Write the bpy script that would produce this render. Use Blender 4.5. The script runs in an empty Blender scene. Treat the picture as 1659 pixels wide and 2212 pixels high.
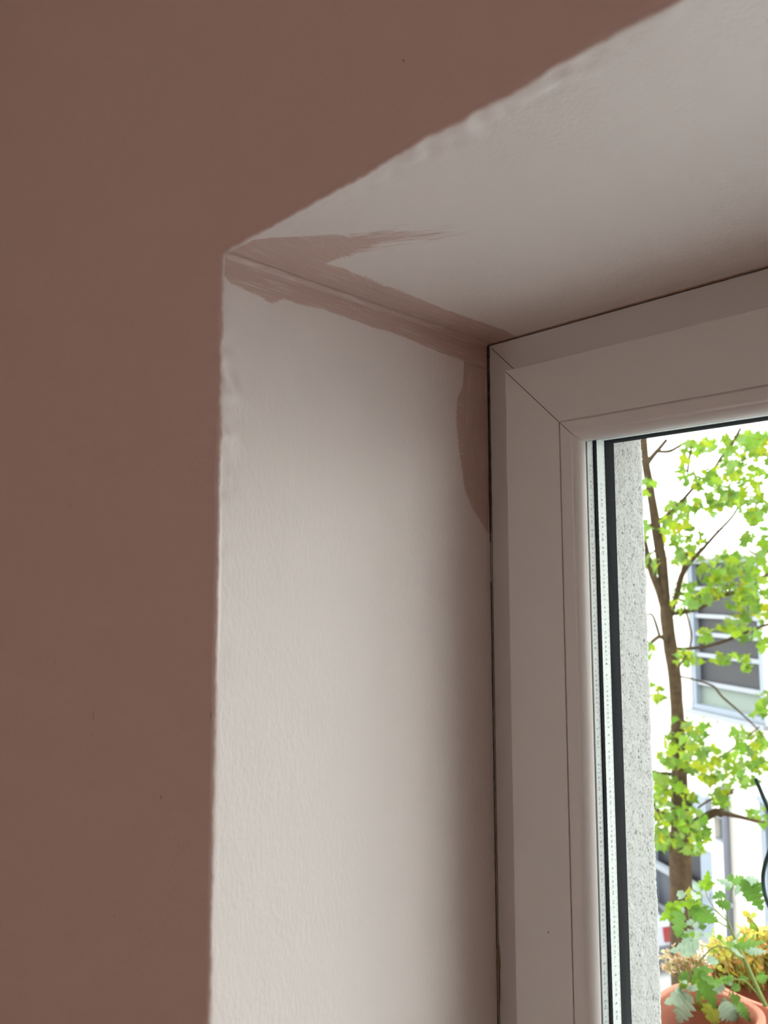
import bpy, math, random
from mathutils import Vector, Matrix, noise
R = math.radians
random.seed(7)
scene = bpy.context.scene
col = scene.collection
H = 2.25            # soffit height above the room floor
D = 0.25            # depth of the inner reveal
EYE = Vector((0.3791, -0.2393, H - 0.1946))
FPX = 1684.3

# ---------------------------------------------------------------- camera
yaw, pitch, roll = R(45.578), R(5.523), R(-0.144)
FW = Vector((-math.sin(yaw) * math.cos(pitch), math.cos(yaw) * math.cos(pitch), math.sin(pitch)))
RT = FW.cross(Vector((0, 0, 1))).normalized()
UP = RT.cross(FW)
RT, UP = math.cos(roll) * RT + math.sin(roll) * UP, -math.sin(roll) * RT + math.cos(roll) * UP
cd = bpy.data.cameras.new('camera')
cam = bpy.data.objects.new('camera', cd)
col.objects.link(cam)
cam.matrix_world = Matrix(((RT.x, UP.x, -FW.x, EYE.x), (RT.y, UP.y, -FW.y, EYE.y), (RT.z, UP.z, -FW.z, EYE.z), (0, 0, 0, 1)))
cd.sensor_fit = 'VERTICAL'
cd.sensor_height = 36
cd.lens = 36 * FPX / 2212
cd.clip_start = 0.02
cd.dof.use_dof = True
cd.dof.focus_distance = 0.60
cd.dof.aperture_fstop = 12
scene.camera = cam

# ---------------------------------------------------------------- light
world = bpy.data.worlds.new('overcast_sky')
scene.world = world
world.use_nodes = True
wn, wl = world.node_tree.nodes, world.node_tree.links
bg = wn['Background']
tc = wn.new('ShaderNodeTexCoord'); sx = wn.new('ShaderNodeSeparateXYZ'); rp = wn.new('ShaderNodeValToRGB')
wl.new(tc.outputs['Generated'], sx.inputs[0]); wl.new(sx.outputs['Z'], rp.inputs[0]); wl.new(rp.outputs[0], bg.inputs['Color'])
rp.color_ramp.elements[0].position = 0.0; rp.color_ramp.elements[0].color = (1.0, 0.98, 0.95, 1)
rp.color_ramp.elements[1].position = 0.9; rp.color_ramp.elements[1].color = (1.75, 1.84, 1.92, 1)
bg.inputs['Strength'].default_value = 5.4
sd = bpy.data.lights.new('sun', 'SUN'); sd.energy = 2.3; sd.angle = R(34); sd.color = (1, 0.935, 0.88)
sun = bpy.data.objects.new('sun', sd); col.objects.link(sun)
sun.rotation_euler = Vector((math.cos(R(25))*math.cos(R(9)), math.sin(R(25))*math.cos(R(9)), math.sin(R(9)))).to_track_quat('Z', 'Y').to_euler()
scene.view_settings.view_transform = 'Standard'
scene.view_settings.look = 'None'
scene.view_settings.gamma = 1
scene.view_settings.use_curve_mapping = False
scene.view_settings.exposure = -0.35
scene.cycles.max_bounces = 14
scene.cycles.diffuse_bounces = 8
scene.cycles.transparent_max_bounces = 24
scene.cycles.sample_clamp_indirect = 6

# ---------------------------------------------------------------- helpers
def ray(u, v):
    return FW + RT * ((u - 829.5) / FPX) - UP * ((v - 1106) / FPX)
def at(u, v, t):                      # point at forward distance t along the line of sight
    return EYE + ray(u, v) * t
def on(u, v, axis, val):              # where the line of sight meets a world plane
    r = ray(u, v); return EYE + r * ((val - EYE[axis]) / r[axis])
def onp(u, v, p0, n):
    r = ray(u, v); return EYE + r * ((p0 - EYE).dot(n) / r.dot(n))

def tag(o, label=None, cat=None, group=None, kind=None):
    for k, x in (('label', label), ('category', cat), ('group', group), ('kind', kind)):
        if x: o[k] = x
    return o
def empty(name, loc=(0, 0, 0)):
    o = bpy.data.objects.new(name, None); o.location = loc; o.empty_display_size = .05; col.objects.link(o); return o

class MB:
    def __init__(s): s.v = []; s.f = []; s.c = []; s.m = []
    def add(s, vs, fs, c=None, m=0):
        b = len(s.v); s.v += [tuple(p) for p in vs]; s.f += [tuple(b + i for i in f) for f in fs]
        s.c += [c or (1, 1, 1)] * len(vs); s.m += [m] * len(fs); return s
    def box(s, a, b, M=None, m=0):
        x0, y0, z0 = a; x1, y1, z1 = b
        vs = [Vector(p) for p in ((x0,y0,z0),(x1,y0,z0),(x1,y1,z0),(x0,y1,z0),(x0,y0,z1),(x1,y0,z1),(x1,y1,z1),(x0,y1,z1))]
        if M: vs = [M @ p for p in vs]
        return s.add(vs, [(0,3,2,1),(4,5,6,7),(0,1,5,4),(1,2,6,5),(2,3,7,6),(3,0,4,7)], m=m)
    def tube(s, pts, rad, n=10, c=None, wob=0):
        pts = [Vector(p) for p in pts]
        if not hasattr(rad, '__len__'): rad = [rad] * len(pts)
        vs = []; fs = []; side = None
        for i, p in enumerate(pts):
            d = (pts[min(i + 1, len(pts) - 1)] - pts[max(i - 1, 0)]).normalized()
            if side is None:
                side = d.cross(Vector((0.3, 0.9, 0.1))).normalized()
            side = (side - d * side.dot(d)).normalized(); o = d.cross(side)
            for k in range(n):
                a = 2 * math.pi * k / n
                q = side * math.cos(a) + o * math.sin(a)
                r = rad[i] * (1 + wob * noise.noise((p + q * .3) * 6))
                vs.append(p + q * r)
        L = len(pts)
        for i in range(L - 1):
            for k in range(n):
                fs.append((i*n+k, i*n+(k+1) % n, (i+1)*n+(k+1) % n, (i+1)*n+k))
        fs.append(tuple(range(n))[::-1]); fs.append(tuple((L-1)*n+k for k in range(n)))
        return s.add(vs, fs, c)
    def build(s, name, mat, parent=None, smooth=False, loc=None):
        me = bpy.data.meshes.new(name); off = Vector(loc) if loc is not None else Vector((0, 0, 0))
        me.from_pydata([tuple(Vector(p) - off) for p in s.v], [], s.f)
        mats = mat if isinstance(mat, (list, tuple)) else [mat]
        for m in mats: me.materials.append(m)
        me.polygons.foreach_set('material_index', s.m)
        ca = me.color_attributes.new('tint', 'FLOAT_COLOR', 'POINT')
        flat = []
        for c in s.c: flat += [c[0], c[1], c[2], 1]
        ca.data.foreach_set('color', flat)
        if smooth: me.polygons.foreach_set('use_smooth', [True] * len(me.polygons))
        me.update()
        o = bpy.data.objects.new(name, me); col.objects.link(o)
        if parent:
            o.parent = parent
            if parent.type == 'EMPTY' or loc is None: o.location = off - Vector(parent_origin(parent))
        else: o.location = off
        return o
def parent_origin(p):
    t = Vector((0, 0, 0))
    while p: t += Vector(p.location); p = p.parent
    return t

def smoothline(pts, rads=None, sub=5):
    pts = [Vector(p) for p in pts]; n = len(pts); out = []; ro = []
    for i in range(n - 1):
        p0, p1, p2, p3 = pts[max(i-1, 0)], pts[i], pts[i+1], pts[min(i+2, n-1)]
        for k in range(sub):
            t = k / sub
            out.append(.5*((2*p1)+(p2-p0)*t+(2*p0-5*p1+4*p2-p3)*t*t+(3*p1-p0-3*p2+p3)*t**3))
            if rads: ro.append(rads[i]*(1-t)+rads[i+1]*t)
    out.append(pts[-1])
    if rads: ro.append(rads[-1]); return out, ro
    return out

# ---------------------------------------------------------------- materials
def mat(name):
    m = bpy.data.materials.new(name); m.use_nodes = True
    nt = m.node_tree; return m, nt, nt.nodes, nt.links, nt.nodes['Principled BSDF']
def simple(name, rgb, rough=.5, noise_amt=0.0, nscale=30, bump=0, bscale=200, spec=.5, metal=0):
    m, nt, N, L, b = mat(name)
    b.inputs['Base Color'].default_value = (*rgb, 1); b.inputs['Roughness'].default_value = rough
    b.inputs['Specular IOR Level'].default_value = spec; b.inputs['Metallic'].default_value = metal
    t = N.new('ShaderNodeTexCoord')
    if noise_amt:
        n = N.new('ShaderNodeTexNoise'); n.inputs['Scale'].default_value = nscale; n.inputs['Detail'].default_value = 5
        L.new(t.outputs['Object'], n.inputs['Vector'])
        x = N.new('ShaderNodeMix'); x.data_type = 'RGBA'
        x.inputs[6].default_value = (*[c*(1-noise_amt) for c in rgb], 1); x.inputs[7].default_value = (*[min(1, c*(1+noise_amt)) for c in rgb], 1)
        L.new(n.outputs[0], x.inputs[0]); L.new(x.outputs[2], b.inputs['Base Color'])
    if bump:
        n = N.new('ShaderNodeTexNoise'); n.inputs['Scale'].default_value = bscale; n.inputs['Detail'].default_value = 4
        L.new(t.outputs['Object'], n.inputs['Vector'])
        p = N.new('ShaderNodeBump'); p.inputs['Strength'].default_value = 1; p.inputs['Distance'].default_value = bump
        L.new(n.outputs[0], p.inputs['Height']); L.new(p.outputs[0], b.inputs['Normal'])
    return m
def leafmat(name, trans=.45, gloss=.25, v0=.3, v1=.42):
    m, nt, N, L, b = mat(name)
    a = N.new('ShaderNodeAttribute'); a.attribute_name = 'tint'
    t = N.new('ShaderNodeTexCoord'); n = N.new('ShaderNodeTexNoise'); n.inputs['Scale'].default_value = 60
    L.new(t.outputs['Object'], n.inputs['Vector'])
    hs = N.new('ShaderNodeHueSaturation'); mr = N.new('ShaderNodeMapRange'); mr.inputs[3].default_value = v0; mr.inputs[4].default_value = v1
    L.new(n.outputs[0], mr.inputs[0]); L.new(mr.outputs[0], hs.inputs['Value']); L.new(a.outputs['Color'], hs.inputs['Color'])
    L.new(hs.outputs[0], b.inputs['Base Color']); b.inputs['Roughness'].default_value = .5; b.inputs['Specular IOR Level'].default_value = gloss
    tr = N.new('ShaderNodeBsdfTranslucent'); L.new(hs.outputs[0], tr.inputs[0])
    mx = N.new('ShaderNodeMixShader'); mx.inputs[0].default_value = trans
    L.new(b.outputs[0], mx.inputs[1]); L.new(tr.outputs[0], mx.inputs[2]); L.new(mx.outputs[0], N['Material Output'].inputs[0])
    return m

WHITE = (.84, .775, .745); PINK = (.63, .45, .40)
# painted plaster of the window wall: pink emulsion over the off-white reveal where the mesh attribute says so
def plaster():
    m, nt, N, L, b = mat('painted_plaster')
    a = N.new('ShaderNodeAttribute'); a.attribute_name = 'paint'      # metres inside the pink
    d = N.new('ShaderNodeAttribute'); d.attribute_name = 'dry'        # how dry the brush ran
    g = N.new('ShaderNodeAttribute'); g.attribute_name = 'stroke'     # along / across the brush stroke
    t = N.new('ShaderNodeTexCoord')
    n1 = N.new('ShaderNodeTexNoise'); n1.inputs['Scale'].default_value = 1; n1.inputs['Detail'].default_value = 4
    mp = N.new('ShaderNodeMapping'); mp.inputs['Scale'].default_value = (35, 900, 1)
    L.new(g.outputs['Vector'], mp.inputs[0]); L.new(mp.outputs[0], n1.inputs['Vector'])
    n2 = N.new('ShaderNodeTexNoise'); n2.inputs['Scale'].default_value = 160; n2.inputs['Detail'].default_value = 5
    L.new(t.outputs['Object'], n2.inputs['Vector'])
    def M(op, x, y, clamp=False):
        k = N.new('ShaderNodeMath'); k.operation = op; k.use_clamp = clamp
        for i, q in enumerate((x, y)):
            if isinstance(q, (int, float)): k.inputs[i].default_value = q
            else: L.new(q, k.inputs[i])
        return k.outputs[0]
    streak = M('SUBTRACT', n1.outputs[0], .5)
    fine = M('SUBTRACT', n2.outputs[0], .5)
    sdv = M('ADD', a.outputs['Fac'], M('MULTIPLY', fine, .0016))
    sdv = M('ADD', sdv, M('MULTIPLY', M('MULTIPLY', streak, d.outputs['Fac']), .22))
    soft = M('ADD', .0005, M('MULTIPLY', d.outputs['Fac'], .001))
    mask = M('ADD', M('DIVIDE', sdv, M('MULTIPLY', soft, 2)), .5, True)
    cover = M('SUBTRACT', 1.04, M('MULTIPLY', M('MAXIMUM', M('SUBTRACT', streak, .03), 0), 4.0), True)
    cover = M('MULTIPLY', cover, .96)   # thin lines where the bristles parted
    nopatch = N.new('ShaderNodeAttribute'); nopatch.attribute_name = 'face'
    cover = M('MAXIMUM', cover, nopatch.outputs['Fac'])
    mask = M('MULTIPLY', mask, cover)
    mx = N.new('ShaderNodeMix'); mx.data_type = 'RGBA'; mx.inputs[6].default_value = (*WHITE, 1); mx.inputs[7].default_value = (*PINK, 1)
    L.new(mask, mx.inputs[0]); L.new(mx.outputs[2], b.inputs['Base Color'])
    rg = N.new('ShaderNodeMapRange'); rg.inputs[3].default_value = .40; rg.inputs[4].default_value = .46
    L.new(mask, rg.inputs[0]); L.new(rg.outputs[0], b.inputs['Roughness'])
    b.inputs['Specular IOR Level'].default_value = .5
    # relief: roller stipple, vertical paint runs, the film edge of the patch and its bristle lines
    n3 = N.new('ShaderNodeTexNoise'); n3.inputs['Scale'].default_value = 420; n3.inputs['Detail'].default_value = 3
    mp3 = N.new('ShaderNodeMapping'); mp3.inputs['Scale'].default_value = (1, 1, .45)
    L.new(t.outputs['Object'], mp3.inputs[0]); L.new(mp3.outputs[0], n3.inputs['Vector'])
    n4 = N.new('ShaderNodeTexNoise'); n4.inputs['Scale'].default_value = 45; n4.inputs['Detail'].default_value = 2; L.new(mp3.outputs[0], n4.inputs['Vector'])
    h = M('ADD', M('MULTIPLY', n3.outputs[0], .00028), M('MULTIPLY', n4.outputs[0], .0005))
    h = M('ADD', h, M('MULTIPLY', mask, .00008))
    h = M('ADD', h, M('MULTIPLY', M('MULTIPLY', streak, mask), M('SUBTRACT', .00035, M('MULTIPLY', nopatch.outputs['Fac'], .00035))))
    bp = N.new('ShaderNodeBump'); bp.inputs['Distance'].default_value = 1; bp.inputs['Strength'].default_value = 1
    L.new(h, bp.inputs['Height']); L.new(bp.outputs[0], b.inputs['Normal'])
    return m
M_PLASTER = plaster()
M_WALL = simple('pink_wall_paint', PINK, .6, .02, 3, .0002, 300)
M_CEIL = simple('ceiling_paint', (.80, .78, .75), .7, .02, 3, .0002, 300)
M_FLOOR = simple('oak_floor', (.42, .27, .17), .4, .2, 8)
M_PVC = simple('white_upvc', (.57, .52, .49), .28, .012, 40, .00002, 700)
M_SEAM = simple('weld_seam_dirt', (.10, .08, .07), .7, .3, 900)
M_GAP = simple('dark_gap_filler', (.035, .022, .016), .8, .5, 500)
M_STAIN = simple('brown_sealant', (.26, .15, .09), .7, .4, 400)
M_BLACK = simple('black_rubber', (.004, .005, .007), .85, .3, 200, spec=.02)
M_GREYG = simple('grey_gasket', (.05, .042, .037), .5, .1, 300)
M_INK = simple('grey_ink', (.05, .05, .05), .7, .2, 500)
def spacermat():
    m, nt, N, L, b = mat('pale_spacer_bar')
    t = N.new('ShaderNodeTexCoord'); s = N.new('ShaderNodeSeparateXYZ'); L.new(t.outputs['Object'], s.inputs[0])
    def M(op, x, y):
        k = N.new('ShaderNodeMath'); k.operation = op
        for i, q in enumerate((x, y)):
            if isinstance(q, (int, float)): k.inputs[i].default_value = q
            else: L.new(q, k.inputs[i])
        return k.outputs[0]
    zz = M('GREATER_THAN', M('FRACT', M('MULTIPLY', M('ADD', s.outputs['Z'], s.outputs['X']), 1/.0042), 0), .52)
    fy = M('FRACT', M('DIVIDE', M('SUBTRACT', s.outputs['Y'], .2465), .016), 0)    # one bar every 16 mm, 12 mm wide
    e1 = M('LESS_THAN', M('ABSOLUTE', M('SUBTRACT', fy, .085), 0), .022)
    e2 = M('LESS_THAN', M('ABSOLUTE', M('SUBTRACT', fy, .665), 0), .022)
    k = M('MULTIPLY', M('MULTIPLY', M('MAXIMUM', e1, e2), zz), .6)
    mx = N.new('ShaderNodeMix'); mx.data_type = 'RGBA'; mx.inputs[6].default_value = (.40, .42, .405, 1); mx.inputs[7].default_value = (.08, .09, .08, 1)
    L.new(k, mx.inputs[0]); L.new(mx.outputs[2], b.inputs['Base Color']); b.inputs['Roughness'].default_value = .5
    return m
M_SPACER = spacermat()
def glassmat():
    m, nt, N, L, b = mat('window_glass')
    N.remove(b)
    tr = N.new('ShaderNodeBsdfTransparent'); tr.inputs[0].default_value = (.985, .995, .99, 1)
    gl = N.new('ShaderNodeBsdfGlossy'); gl.inputs['Roughness'].default_value = .0
    fr = N.new('ShaderNodeFresnel'); fr.inputs[0].default_value = 1.45
    sc = N.new('ShaderNodeMath'); sc.operation = 'MULTIPLY'; sc.inputs[1].default_value = .3
    mx = N.new('ShaderNodeMixShader')
    L.new(fr.outputs[0], sc.inputs[0]); L.new(sc.outputs[0], mx.inputs[0]); L.new(tr.outputs[0], mx.inputs[1]); L.new(gl.outputs[0], mx.inputs[2])
    L.new(mx.outputs[0], N['Material Output'].inputs[0])
    return m
M_GLASS = glassmat()
M_STUCCO = simple('white_render', (.245, .243, .232), .9, .06, 250, .0003, 700)
M_BARK = simple('bark', (.055, .036, .020), .95, .75, 22, .010, 60, spec=.1)
M_LEAF = leafmat('tree_leaf', .5, .1, .29, .45)
M_TLEAF = leafmat('tomato_leaf', .42, .15, .44, .62)
M_SUCC = leafmat('stonecrop_leaf', .4, .15, .68, .9)
M_TERRA = simple('terracotta', (.40, .13, .075), .75, .12, 25, .0006, 200)
M_SOIL = simple('potting_soil', (.07, .045, .03), .95, .5, 60, .004, 150)
M_ZINC = simple('zinc_sheet', (.76, .76, .79), .6, .1, 6)
M_FACADE = simple('cream_facade', (.64, .59, .53), .8, .04, 1.5)
M_FRBLUE = simple('pale_blue_frame', (.19, .215, .26), .5, .05, 4)
M_FRWHITE = simple('white_frame', (.21, .22, .245), .5, .04, 4)
M_DARKGL = simple('dark_pane', (.013, .013, .017), .5, .5, .9)
M_BLIND = simple('pale_green_blind', (.15, .18, .155), .6, .05, 3)
M_GREY = simple('grey_panel', (.09, .095, .115), .6, .1, 2)
M_PIPE = simple('grey_pipe', (.07, .07, .09), .6, .1, 4)
M_STREET = simple('asphalt', (.35, .35, .35), .9, .15, 3)
M_PAVE = simple('pavement', (.5, .49, .48), .9, .1, 2)
M_GREENW = simple('green_coated_wire', (.003, .014, .010), .5, .2, 90, spec=.12)

# ---------------------------------------------------------------- window wall with reveal (one swept surface)
W = 2.3                 # width of the opening
ZB = H - 1.06            # bottom of the opening
FIL = .0035              # rounded inner corner between jamb and soffit
def dense(a, b, step):
    n = max(1, int(round(abs(b - a) / step))); return [a + (b - a) * i / n for i in range(n)]
path = []
for z in dense(ZB, H - FIL, .0018): path.append((0, z, -1, 0))
for k in range(7):
    a = math.pi - math.pi / 2 * k / 6
    path.append((FIL + FIL * math.cos(a), H - FIL + FIL * math.sin(a), math.cos(a), math.sin(a)))
for x in dense(FIL + .0018, .50, .0018): path.append((x, H, 0, 1))
for x in dense(.50, W, .02): path.append((x, H, 0, 1))
path.append((W, H, 1, 1))
path.append((W, ZB, 1, 0))
ER = .003                # radius of the arris towards the room
prof = []                # (outward offset, y, face?)
for e in (.45, .25, .15, .08, .04, .02, .012, .008): prof.append((e, 0))
for k in range(9):
    a = math.pi / 2 * k / 8
    prof.append((ER - ER * math.sin(a), ER - ER * math.cos(a)))
for y in dense(ER + .0018, D, .0022): prof.append((0, y))
prof.append((0, D)); prof.append((0, D + .02))

def sdpoly(p, poly):     # + inside
    x, y = p; n = len(poly); best = 1e9; ins = False
    for i in range(n):
        ax, ay = poly[i]; bx, by = poly[(i+1) % n]
        dx, dy = bx - ax, by - ay; L2 = dx*dx + dy*dy + 1e-18
        t = max(0, min(1, ((x-ax)*dx + (y-ay)*dy) / L2))
        q = (x-ax-t*dx)**2 + (y-ay-t*dy)**2
        if q < best: best = q
        if (ay > y) != (by > y) and x < ax + (y-ay) / (by-ay) * dx: ins = not ins
    return math.sqrt(best) * (1 if ins else -1)
sp = [(548,519),(575,515),(600,513),(680,510),(712,507),(735,510),(800,505),(880,502),(955,500),(975,503),(935,511),(880,519),(830,529),(790,541),(760,551),(725,561),(700,569),(738,578),(800,603),(870,630),(960,668),(1050,700),(1085,712),(1116,728)]
soff = [(on(u, v, 2, H).x, on(u, v, 2, H).y) for u, v in sp]
soff += [(soff[-1][0], D + .05), (-.05, D + .05), (-.05, .006), (.012, .003)]
jp = [(482,578),(484,592),(500,613),(520,620),(540,632),(562,640),(582,655),(600,652),(612,646),(640,655),(700,669),(800,705),(870,727),(950,762),(1003,780),(1003,800),(999,838),(988,858),(985,900),(989,950),(995,1000),(1004,1060),(1020,1098),(1040,1130),(1051,1150)]
jamb = [(on(u, v, 0, 0).y, on(u, v, 0, 0).z) for u, v in jp]
jamb += [(D + .05, jamb[-1][1]), (D + .05, H + .05), (.008, H + .05)]
tipa = on(690, 540, 2, H); tipb = on(975, 503, 2, H)
def wallattrs(x, y, z, face, e):
    # returns paint, dry, face, stroke
    if face > .5: return .02, 0, 1, (0, 0, 0)
    if e > 0:      # on the arris: wandering boundary of the pink
        return (e - ER * .12) + .0008 * noise.noise(Vector((x, y, z)) * 60) * .4, 0, 1, (x + z, y, 0)
    if z > H - FIL * 1.01 and x > FIL:
        if x > .42: return -.05, 0, 0, (0, 0, 0)
        s = sdpoly((x, y), soff)
        tt = (Vector((x, y, 0)) - Vector((tipa.x, tipa.y, 0))).dot((Vector((tipb.x - tipa.x, tipb.y - tipa.y, 0))).normalized()) / (Vector((tipb.x - tipa.x, tipb.y - tipa.y, 0))).length
        dr = max(0, min(1, tt * 1.3)) * max(0, min(1, (.13 - y) / .03)) if x > .02 else 0
        d = Vector((tipb.x - tipa.x, tipb.y - tipa.y)).normalized()
        f = min(1, dr * 2.5); f = f*f*(3 - 2*f)
        st = (y*(1-f) + (x * d.x + y * d.y)*f, x*(1-f) + (x * -d.y + y * d.x)*f, 0)
        return s - dr * .002, dr * .35, 0, st
    if z < H - .30: return -.05, 0, 0, (z, y, 0)
    s = sdpoly((y, z), jamb)
    st = (z, y, 0) if (y > .22 and z < H - .02) else (y, z, 0)
    return s, .02, 0, st
vs = []; at_p = []; at_d = []; at_f = []; at_s = []
for (bx, bz, nx, nz) in path:
    for (e, y) in prof:
        face = 1 if e > ER * .999 or (y == 0) else 0
        x, z = bx + e * nx, bz + e * nz
        pd, dd, ff, st = wallattrs(x, y, z, face, e)
        # knocked, over-painted arris: lumps and dents of the plaster, in world units
        dx = dz = dy = 0
        if y < .03 and bx < .6:
            k = math.exp(-((y + e - .004) / .006) ** 2)
            q = Vector((bx, 0, bz))
            lump = noise.noise(q * 95) * .0006 + noise.noise(q * 37) * .0007
            hot = max(0, 1 - abs(bz - (H - .085)) / .075) if nx < -.5 else (max(0, 1 - abs(bx - .16) / .15) * .7 if nz > .5 else 1)
            amp = .8 + 3.4 * hot
            dd2 = lump * k * amp
            # drips of filler that spread onto the reveal
            k2 = math.exp(-((y - .008) / .005) ** 2) * hot
            dr = (noise.noise(Vector((bx * 110, y * 60, bz * 110 + y * 120)))) * .0034 * k2
            dx = -nx * (dd2 + dr); dz = -nz * (dd2 + dr)
            dy = -abs(noise.noise(q * 70)) * .0004 * k * amp
        big = noise.noise(Vector((x, y, z)) * 7) * .0008
        if e == 0: dx += big * nx * -.7; dz += big * nz * -.7
        if y >= D - .004: dx = dz = dy = 0
        vs.append((x + dx, y + dy, z + dz)); at_p.append(pd); at_d.append(dd); at_f.append(ff); at_s += list(st)
P = P_IN = len(prof); fs = []
for i in range(len(path) - 1):
    for j in range(P - 1):
        fs.append((i*P+j, i*P+j+1, (i+1)*P+j+1, (i+1)*P+j))
me = bpy.data.meshes.new('wall_front'); 
# rest of the wall surface around the swept band
RX0, RX1, RY0, RZ1 = -2.4, 3.6, -4.8, 2.85
b0 = len(vs)
E0 = .45
extra = [(RX0,0,0),(RX1,0,0),(RX1,0,RZ1),(RX0,0,RZ1),(-E0,0,0),(-E0,0,RZ1),(W+E0,0,0),(W+E0,0,RZ1),(-E0,0,H+E0),(W+E0,0,H+E0),(0,0,ZB),(W,0,ZB),(-E0,0,ZB),(W+E0,0,ZB)]
vs += extra
fs += [(b0+0,b0+4,b0+5,b0+3),(b0+6,b0+1,b0+2,b0+7),(b0+8,b0+9,b0+7,b0+5),(b0+4,b0+6,b0+13,b0+12)]
for i, q in enumerate(path[:-1]):
    if 0 < -q[2] < 1 or 0 < q[3] < 1 or (q[2] == -1 and 0 < path[i+1][3] < 1):
        fs.append((i*P, (i+1)*P, b0+8))
at_p += [.02]*len(extra); at_d += [0]*len(extra); at_f += [1]*len(extra); at_s += [0,0,0]*len(extra)
me.from_pydata(vs, [], fs)
me.materials.append(M_PLASTER)
for nm, ty, data in (('paint', 'FLOAT', at_p), ('dry', 'FLOAT', at_d), ('face', 'FLOAT', at_f)):
    a = me.attributes.new(nm, ty, 'POINT'); a.data.foreach_set('value', data)
a = me.attributes.new('stroke', 'FLOAT_VECTOR', 'POINT'); a.data.foreach_set('vector', at_s)
nfan = len(fs) - (len(path)-1)*(P_IN-1)
me.polygons.foreach_set('use_smooth', [(i < len(fs)-nfan and (i % (P_IN-1)) >= 7) for i in range(len(fs))]); me.update()
wf = bpy.data.objects.new('wall_front', me); col.objects.link(wf)
tag(wf, 'dusky pink wall whose off-white window reveal has pink brush strokes along its corner', None, None, 'structure')

# ---------------------------------------------------------------- rest of the room
def slab(name, a, b, m, label=None):
    return tag(MB().box(a, b).build(name, m), label, None, None, 'structure')
slab('floor', (RX0, RY0, -.1), (RX1, -.0, 0), M_FLOOR)
slab('ceiling', (RX0, RY0, RZ1), (RX1, .0, RZ1 + .1), M_CEIL)
slab('wall_left', (RX0 - .1, RY0, 0), (RX0, 0, RZ1), M_WALL)
def holed(mb, a, b, holes, t0, t1, mk):   # wall slab in (s,z) with rectangular holes; mk maps (s,depth,z)
    ss = sorted({a[0], b[0], *[h[0] for h in holes], *[h[2] for h in holes]})
    zz = sorted({a[1], b[1], *[h[1] for h in holes], *[h[3] for h in holes]})
    for i in range(len(ss)-1):
        for j in range(len(zz)-1):
            cs, cz = (ss[i]+ss[i+1])/2, (zz[j]+zz[j+1])/2
            if any(h[0] < cs < h[2] and h[1] < cz < h[3] for h in holes): continue
            pts = [mk(s, t, z) for s, t, z in ((ss[i],t0,zz[j]),(ss[i+1],t0,zz[j]),(ss[i+1],t1,zz[j]),(ss[i],t1,zz[j]),(ss[i],t0,zz[j+1]),(ss[i+1],t0,zz[j+1]),(ss[i+1],t1,zz[j+1]),(ss[i],t1,zz[j+1]))]
            mb.add(pts, [(0,3,2,1),(4,5,6,7),(0,1,5,4),(1,2,6,5),(2,3,7,6),(3,0,4,7)])
mb = MB(); holed(mb, (RX0, 0), (RX1, RZ1), [(-.75, .85, .7, 2.25)], RY0 - .1, RY0, lambda s, t, z: (s, t, z))  # unseen opening added behind the camera, sized to let fill light into the room
tag(mb.build('wall_back', M_WALL), None, None, None, 'structure')
mb = MB(); holed(mb, (RY0, 0), (0, RZ1), [], RX1, RX1 + .1, lambda s, t, z: (t, s, z))
tag(mb.build('wall_right', M_WALL), None, None, None, 'structure')

# ---------------------------------------------------------------- the window
win = empty('window_1', (0, 0, 0)); tag(win, 'white plastic casement window with triple glazing set into the reveal', None, None, 'structure')
def ring(mb, pr, closed=True, m=0):      # pr: list of (u inward from the opening edge, y)
    cs = ((0, H, 1, -1), (W, H, -1, -1), (W, ZB, -1, 1), (0, ZB, 1, 1))
    n = len(pr); vs = []; fs = []
    for (cx, cz, sx_, sz_) in cs:
        for (u, y) in pr: vs.append((cx + sx_*u, y, cz + sz_*u))
    for k in range(4):
        a, b = k*n, ((k+1) % 4)*n
        for j in range(n if closed else n-1):
            j2 = (j+1) % n
            fs.append((a+j, b+j, b+j2, a+j2))
    mb.add(vs, fs, m=m); return mb
US, UB, YS = .0317, .0789, .2284
def ell(cx, cy, ra, rb, a0, a1, n): return [(cx + ra*math.cos(R(a0+(a1-a0)*i/n)), cy + rb*math.sin(R(a0+(a1-a0)*i/n))) for i in range(n+1)]
def arc(cx, cy, r, a0, a1, n): return [(cx + r*math.cos(R(a0+(a1-a0)*i/n)), cy + r*math.sin(R(a0+(a1-a0)*i/n))) for i in range(n+1)]
ring(MB(), [(0.0012, .252), (.0015, .25), (.052, .25), (.052, .262), (.045, .262), (.045, .32), (0.0012, .32)]).build('frame', M_PVC, win)
sash = ring(MB(), [(US, .2495), (US, YS+.0022)] + arc(US+.0018, YS+.0018, .0018, 180, 270, 5) + [(UB-.0006, YS), (UB-.0004, YS+.0012), (UB+.0002, YS+.0012), (UB+.0002, .262), (.070, .295), (.055, .299), (.050, .290), (.050, .262)]).build('sash', M_PVC, win)
bead = ring(MB(), [(UB+.0002, .245), (UB+.0002, YS+.0006), (UB+.0007, YS+.0002), (.0860, YS+.0002)] + ell(.0860, .2382, .0074, .0096, -90, 0, 18)[1:] + [(.0926, .2392), (.0915, .2396)]).build('glazing_bead', M_PVC, win, smooth=False)
for o in (sash, bead):
    o.data.polygons.foreach_set('use_smooth', [True]*len(o.data.polygons))
    o.data.set_sharp_from_angle(angle=R(28))
ring(MB(), [(.0905, .2388), (.0928, .2390), (.0932, .2400), (.0929, .2415), (.0924, .2424), (.086, .2424)]).build('inner_gasket', M_GREYG, win)
ring(MB(), [(.080, .2586), (.0879, .2586), (.0879, .2624), (.080, .2624)]).build('pane_edge', M_BLACK, win)
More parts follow.
